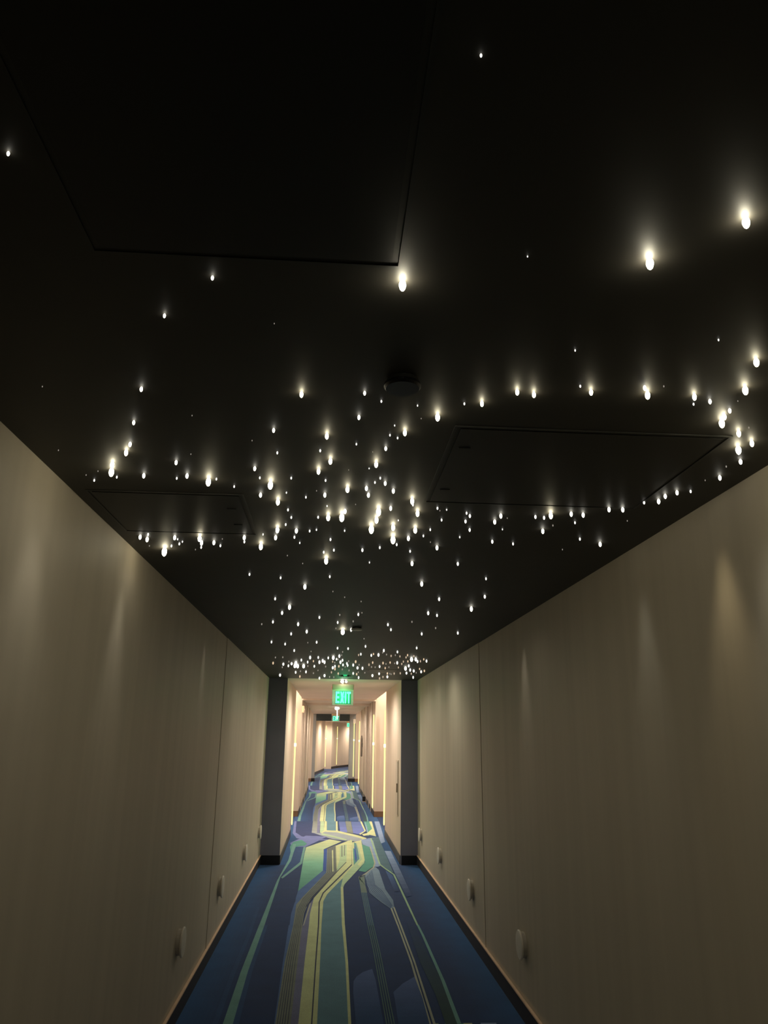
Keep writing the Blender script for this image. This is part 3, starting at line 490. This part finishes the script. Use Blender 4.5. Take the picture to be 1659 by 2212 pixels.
for (sw, zn), lst in cells.items():
    lst.sort(key=lambda q: q[0])
    for i, (x, y, c, r, wpx) in enumerate(lst):
        mn = star_mat(x, y, c)
        o = bpy.data.objects.new('star_light', get_star_mesh(r, mn)); COL.objects.link(o); o.location = (x, y, H)
        warm = 'amber' if mn in ('s_amber', 's_tan') else 'white'
        if len(lst) == 1: lab = '%s %s star light %s' % (sw, warm, zn)
        elif i == len(lst)-1: lab = '%s %s star light, rightmost %s' % (sw, warm, zn)
        elif i == 0: lab = '%s %s star light, leftmost %s' % (sw, warm, zn)
        else: lab = '%s %s star light, %s from left %s' % (sw, warm, ORD[i], zn)
        tag(o, lab, 'star light', 'star lights scattered over the black ceiling')
mb = MB()
for x, y, c, r, wpx in rest: mb.lathe(star_profile(r), (x, y, H), seg=8)
tag(mb.build('star_field', 's_faint'), 'faintest pinprick star lights scattered thinly across the whole black ceiling', 'star lights', kind='stuff')

# ------------------------------------------------------------------ ceiling fittings
def access_panel(x0, x1, y0, y1, label, latches):
    t = empty('access_panel', (x0, y0, H)); tag(t, label, 'access panel')
    w, d = x1-x0, y1-y0
    f = MB()
    for a in ((0, w, 0, .007), (0, w, d-.007, d), (0, .007, .007, d-.007), (w-.007, w, .007, d-.007)): f.box(a[0], a[1], a[2], a[3], -.0022, 0)
    f.build('frame', 'panel_edge', t)
    MB().box(.018, w-.018, .018, d-.018, -.0022, 0).build('hatch', 'panel', t)
    for lx, ly in latches:
        MB().box(lx-.016, lx+.016, ly-.004, ly+.004, -.0042, -.0022).build('latch', 'latch', t)
access_panel(.30, 1.04, 1.79, 2.46, 'black square access panel right of the ceiling centre line', ((.05, .15), (.05, .52)))
access_panel(-.83, -.31, 2.44, 2.97, 'black access panel close to the left wall', ((.46, .17), (.46, .38)))
access_panel(-.42, .10, .55, 1.12, 'barely visible black access panel nearest the camera', ())
access_panel(.41, .83, 9.3, 9.9, 'far black access panel just before the right pilaster', ((.04, .15),))
def cover(x, y, m, rim, label, r=.042, h=.022):
    t = empty('sprinkler_cover', (x, y, H)); tag(t, label, 'sprinkler cover')
    MB().lathe([(0, -h), (r*.9, -h), (r, -h*.75), (r, -h*.5), (0, -h*.5)], seg=40).build('cover_plate', m, t)
    MB().lathe([(r*.86, 0), (r*.86, -h*.5), (r*.8, -h*.5), (r*.8, 0)], seg=40).build('collar', rim, t)
cover(.141, 1.545, 'cap', 'cap_rim', 'dark round sprinkler cover above the star cluster')
cover(.182, 5.63, 'cap_white', 'cap_rim', 'small pale round sprinkler cover among the far stars')

# ------------------------------------------------------------------ wall discs
def wall_disc():
    t = empty('wall_light', (0, 0, 0))
    R_, T = .083, .036
    # drum body, cut away below right so that the light slot shows
    MB().lathe([(0, 0), (R_*.86, 0), (R_*.86, T*.72), (0, T*.72)], axis='x', seg=48).build('drum', 'disc', t, bevel=0)
    MB().lathe([(0, T*.72), (R_, T*.72), (R_, T*.9), (R_*.96, T), (R_*.5, T*1.06), (0, T*1.08)], axis='x', seg=48).build('face_plate', 'disc_face', t)
    return t
disc0 = wall_disc(); first = True
names_l = ['nearest the camera', 'second along, beside the wallcovering seam', 'third along', 'farthest, overlapping the dark pilaster']
for s, X, zc, nm in ((1, XL, .455, 'left'), (-1, XR, .43, 'right')):
    for i, y in enumerate((5.20, 6.95, 8.83, 10.62)):
        t = disc0 if first else copy_tree(disc0); first = False
        t.location = (X-(s*.004 if y < 6.44 else 0), y, zc); t.rotation_euler = (0, 0, 0 if s > 0 else math.pi)
        tag(t, 'round off-white wall disc low on the %s wall, %s' % (nm, names_l[i]), 'wall light', 'round discs low on both passage walls')

# ------------------------------------------------------------------ vertical light tubes
def light_tube():
    t = empty('light_tube', (0, 0, 0))
    MB().lathe([(0, -.97), (.008, -.965), (.013, -.94), (.013, .94), (.008, .965), (0, .97)], seg=14).build('tube', 'tube', t)
    MB().lathe([(0, -.03), (.020, -.03), (.022, 0), (.020, .03), (0, .03)], (0, 0, .35), seg=14).build('bulge', 'tube_mid', t)  # wider, brighter bulge above the middle of the tube
    for z in (-.8, .8): MB().box(-.004, .004, -.003, .03, z-.01, z+.01).build('bracket', 'bronze', t)
    return t
tube0 = light_tube(); first = True
for x, y, lab in ((BL+.018, A1+.02, 'tall yellow light tube at the corner beyond the left dark pilaster'),
                  (BR-.016, A1+.02, 'tall yellow light tube at the corner beyond the right dark pilaster'),
                  (BR-.04, B1-.035, 'yellow light tube on the far edge of the first right alcove'),
                  (BR-.03, A2-.02, 'yellow light tube on the near edge of the second right alcove'),
                  (BR-.065, B2-.04, 'thin yellow light tube on the far edge of the second right alcove'),
                  (-.14, 38.94, 'left of two small light tubes on the far wall past the portal'),
                  (.45, 42.05, 'right of two small light tubes on the far wall past the portal')):
    t = tube0 if first else copy_tree(tube0); first = False
    t.location = (x, y, 1.145); tag(t, lab, 'light tube', 'vertical light tubes along the lit hall')

# ------------------------------------------------------------------ exit signs
def letter_polys():
    # E X I T in a unit cell, bold condensed
    def bar(x0, x1, z0, z1): return [(x0, z0), (x1, z0), (x1, z1), (x0, z1)]
    e = [bar(0, .4, 0, 1), bar(.4, 1, 0, .2), bar(.4, .9, .4, .6), bar(.4, 1, .8, 1)]
    x = [[(0, 0), (.38, 0), (1, 1), (.62, 1)], [(.62, 0), (1, 0), (.38, 1), (0, 1)]]
    i = [bar(0, 1, 0, 1)]
    t = [bar(.32, .68, 0, .8), bar(0, 1, .8, 1)]
    return [(e, .0, .058), (x, .064, .062), (i, .133, .022), (t, .161, .058)]
def exit_sign(name, x, y, top, stem, label, rz=0, sc=1.0):
    t = empty(name, (x, y, top), rz); t.scale = (sc, sc, sc)
    MB().box(-.155, .155, -.028, .028, -.082, 0).build('housing', 'tan', t, bevel=.006)
    pn = MB().box(-.15, .15, -.004, .004, -.292, -.08).build('panel', 'acrylic', t, bevel=.0015)
    MB().box(-.108, .118, -.0056, -.0042, -.276, -.094).build('green_film', 'film', pn)
    lm = MB()
    for parts, ox, w in letter_polys():
        for p in parts:
            k = len(lm.v); pts = [(-.103+ox+a*w, -.266+c*.165) for a, c in p]
            lm.v += [(a, -.0075, c) for a, c in pts]+[(a, -.0057, c) for a, c in pts]
            n = len(pts); lm.f.append(tuple(range(k, k+n))); lm.f.append(tuple(range(k+2*n-1, k+n-1, -1)))
            for i in range(n): j = (i+1) % n; lm.f.append((k+i, k+n+i, k+n+j, k+j))
    lm.build('letters', 'letters', pn)['label'] = 'lit green EXIT letters'
    MB().box(-.160, -.154, -.012, .012, -.05, -.036).build('indicator', 'red_led', t)['label'] = 'red indicator'
    MB().tube((0, 0, -.002), (0, 0, stem), .011).build('stem', 'white', t)
    MB().lathe([(0, 0), (.05, 0), (.05, .012), (0, .012)], (0, 0, stem-.012), seg=24).build('canopy', 'white', t)
    tag(t, label, 'exit sign')
    return t
exit_sign('exit_sign', .182, 11.2, 2.372, H-2.372, 'nearest green EXIT sign hanging between the dark pilasters')
exit_sign('exit_sign', .19, 23.9, 2.30, H-2.30, 'second green EXIT sign deep in the hall above the patterned carpet', sc=.8)
exit_sign('exit_sign', .86, 34.0, 2.26, 2.33-2.26, 'smallest green EXIT sign far off near the grey column', math.radians(-35), sc=.9)
# twin head emergency lights
def twin_lamp(x, y, z, r, label, stem):
    t = empty('emergency_light', (x, y, z)); tag(t, label, 'emergency light')
    for s, k in ((-1, 1.2), (1, .85)):
        MB().lathe([(0, -.016), (r*.7*k, -.016), (r*k, 0), (r*k*.9, .02), (0, .028)], (s*.028, 0, -.002), axis='y', seg=20).build('lamp_head', 'lamp_head', t)
    MB().box(-.05, .05, .008, .03, -.008, .012).build('bracket', 'dark', t, bevel=.002)
    if stem: MB().tube((0, .004, 0), (0, .004, -stem), .017, r2=.008).build('stem', 'lamp_head', t)  # glowing tapered stem, stands for the bright beam below the lamp heads
    MB().tube((0, .02, .005), (0, .02, H-z), .006).build('hanger', 'dark', t)
    return t
twin_lamp(.197, 11.13, 2.408, .020, 'twin emergency lamp heads on top of the nearest exit sign', 0)
twin_lamp(.215, 22.2, 2.40, .036, 'twin emergency lamp heads with a glowing beam streak before the second exit sign', .3)
t = empty('ceiling_reflection', (.192, 10.3, H)); tag(t, 'dark winged mirror shape with a green reflection before the exit sign', 'bracket')  # dark V and green glow modelled in place of the sign's ceiling reflection
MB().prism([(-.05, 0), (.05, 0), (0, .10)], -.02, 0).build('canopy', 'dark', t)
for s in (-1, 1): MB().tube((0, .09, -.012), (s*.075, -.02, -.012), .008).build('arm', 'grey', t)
MB().lathe([(0, -.016), (.022, -.013), (.032, 0)], (0, -.045, 0), seg=20).build('indicator', 'green_reflection', t)['label'] = 'glowing green reflection'  # emissive spot for the sign's green glow mirrored in the ceiling

# ------------------------------------------------------------------ fittings on the hall walls
t = empty('wall_cabinet', (BR, 11.62, .95)); tag(t, 'shallow beige cabinet on the right wall just behind the dark pilaster', 'cabinet')
MB().box(-.010, .002, -.17, .17, -.38, .38).build('body', 'wall_far', t, bevel=.003)
cd_ = MB().box(-.014, -.010, -.15, .15, -.36, .36).build('door', 'casing', t, bevel=.002)
MB().box(-.026, -.014, -.13, -.10, -.06, .06).build('handle', 'bronze', cd_)
t = empty('fire_extinguisher', (BR-.031, 23.7, 1.35)); tag(t, 'dark slim cylinder hung on the right wall before the second alcove', 'extinguisher')
MB().lathe([(0, -.29), (.022, -.285), (.027, -.26), (.027, .2), (.02, .26), (.01, .29), (0, .29)], seg=20).build('cylinder', 'grey', t)
MB().box(-.012, .012, -.02, .02, .285, .31).build('valve', 'dark', t)
MB().box(.02, .033, -.02, .02, -.02, .1).build('hanger', 'dark', t)
t = empty('wall_horn', (.955, B2-.02, 2.18)); tag(t, 'small white alarm horn high on the right column of the far portal', 'alarm horn')
MB().box(-.05, .05, -.02, .021, -.085, .085).build('body', 'white', t, bevel=.012)
t = empty('wall_sensor', (BL+.02, 16.8+.53, 2.22)); tag(t, 'small pale box high on the left wall past the first alcove', 'sensor')
MB().box(-.021, .03, -.05, .05, -.09, .06).build('body', 'tan', t, bevel=.01)
MB().lathe([(.02, 0), (.012, .01), (0, .013)], (.03, 0, -.02), axis='x', seg=12).build('lens', 'white', t)
t = empty('door_stop', (BR-.05, 21.2, 0)); tag(t, 'small black wedge on the carpet against the right hall wall', 'door stop')
MB().prism([(-.04, -.07), (.042, -.07), (.042, .07), (-.01, .07)], .012, .13).build('wedge', 'dark', t, bevel=.006)
MB().prism([(-.042, -.075), (.042, -.075), (.042, .075), (-.015, .075)], .0, .012).build('pad', 'tan', t)
# casings standing proud of the hall walls between the alcoves
k = 8
for X, s, ys in ((BL, 1, (18.6, 19.5, 21.2, 23.6)), (BR, -1, (18.5, 19.4, 20.7, 22.4, 24.6))):
    for y in ys:
        x0, x1 = sorted((X-.001*s, X+s*.016))
        struct(MB().box(x0, x1, y, y+.14, 0, H).build('trim_%d' % k, 'casing')); k += 1

# ------------------------------------------------------------------ light
def area(name, loc, sx, sy, power, col, rot=(0, 0, 0), spread=180):
    l = bpy.data.lights.new(name, 'AREA'); l.shape = 'RECTANGLE'; l.size = sx; l.size_y = sy; l.energy = power; l.color = col; l.spread = math.radians(spread)
    o = bpy.data.objects.new(name, l); COL.objects.link(o); o.location = loc; o.rotation_euler = rot; return o
WARM = (1, .86, .68)
# alcove ceiling lamps
for x, y, e in ((BL-.27, (A1+B1)/2+.3, 11), (BR+.27, (A1+B1)/2+.3, 11), (BL-.27, (A2+B2)/2, 11), (BR+.27, (A2+B2)/2, 16)):
    area('alcove lamp', (x, y, 2.70), .3, 2.4, e*HALL, WARM)
def unseen_spot(x, y, z, e, col):
    l = bpy.data.lights.new('unseen hall spot', 'SPOT'); l.energy = e*HALL; l.color = col; l.spot_size = math.radians(172); l.spot_blend = .6; l.shadow_soft_size = .03
    o = bpy.data.objects.new('unseen hall spot', l); COL.objects.link(o); o.location = (x, y, z)
for y, e in ((12.1, 32), (14.6, 26), (17.0, 26), (19.2, 26), (22.4, 28), (25, 26), (28, 26)): unseen_spot((BL+BR)/2, y, H-.02, e, (1, .88, .74))  # added fill spots without fittings, brightening the hall floor and walls
for x, y, e in ((.1, 33, 45), (.4, 36.5, 65), (.9, 40, 60), (-.45, 40.2, 26), (1.9, 44, 65)): unseen_spot(x, y, 2.31, e, WARM)
# the stars' own beams
def beam(x, y, e, r):
    l = bpy.data.lights.new('star beam', 'SPOT'); l.energy = e*LAMP_E; l.color = (1, .94, .76); l.spot_size = math.radians(170); l.spot_blend = 1; l.shadow_soft_size = .01
    o = bpy.data.objects.new('star beam', l); COL.objects.link(o); o.location = (x, y, H-r*3.6-.01)
srt = sorted(rows, key=lambda q: -q[2])
for x, y, c, r, w_ in [q for q in srt if q[1] < 3.3][:22]: beam(x, y, .20*c/3, r)
for x, y, c, r, w_ in [q for q in srt if 3.3 <= q[1] < 7][:14]: beam(x, y, .5, r)
for x, y, c, r, w_ in [q for q in srt if q[1] >= 7][::7]: beam(x, y, 3.1, r)
# the green sign lights what is round it
for s_ in (-1, 1):
    l = bpy.data.lights.new('sign glow', 'POINT'); l.energy = 1.4; l.color = (.12, 1, .42); l.shadow_soft_size = 0
    o = bpy.data.objects.new('sign glow', l); COL.objects.link(o); o.location = (.182, 11.2+s_*.07, 2.2)
# soft narrow beams brushing the walls
for x, y, e, c, sz in ((XL+.09, 3.16, 2.4, (1, .95, .80), 44), (XL+.12, 2.2, 1.9, (1, .95, .80), 60), (XL+.08, 5.34, 1.2, (1, .92, .78), 40),
                       (XR-.09, 2.31, 3.4, (1, .84, .52), 46), (XR-.10, 2.05, 1.9, (.95, .95, .85), 44), (XR-.09, 2.96, 1.6, (.92, .95, .85), 40), (XR-.09, 4.92, 2.6, (1, .92, .80), 38)):
    l = bpy.data.lights.new('wall beam', 'SPOT'); l.energy = e*WALL_E; l.color = c; l.spot_size = math.radians(sz); l.spot_blend = 1; l.shadow_soft_size = .035
    o = bpy.data.objects.new('wall beam', l); COL.objects.link(o); o.location = (x, y, H-.03); o.rotation_euler = (0, math.radians(-4 if x < 0 else 4)*-1, 0)
wd = bpy.data.worlds.new('World'); SC.world = wd; wd.use_nodes = True
wd.node_tree.nodes['Background'].inputs[0].default_value = (0, 0, 0, 1)

# ------------------------------------------------------------------ camera
F = Vector((0.063652, 0.95683, 0.283594)); R = Vector((0.9975, -0.069741, 0.011416)); U = Vector((-0.030702, -0.282158, 0.958876))
cam = bpy.data.cameras.new('camera'); co = bpy.data.objects.new('camera', cam); COL.objects.link(co)
m4 = Matrix((R, U, -F)).transposed().to_4x4(); m4.translation = Vector((0, 0, 1.6669)); co.matrix_world = m4
cam.sensor_fit = 'VERTICAL'; cam.sensor_height = 24; cam.lens = 1633.89/2212*24; cam.clip_start = .02; cam.clip_end = 200
SC.camera = co
SC.view_settings.view_transform = 'Standard'; SC.view_settings.look = 'None'; SC.view_settings.gamma = 1; SC.view_settings.exposure = 0
SC.view_settings.use_curve_mapping = False
SC.cycles.use_denoising = True
SC.cycles.max_bounces = 8; SC.cycles.diffuse_bounces = 6; SC.cycles.sample_clamp_indirect = 3
SC.cycles.use_light_tree = True
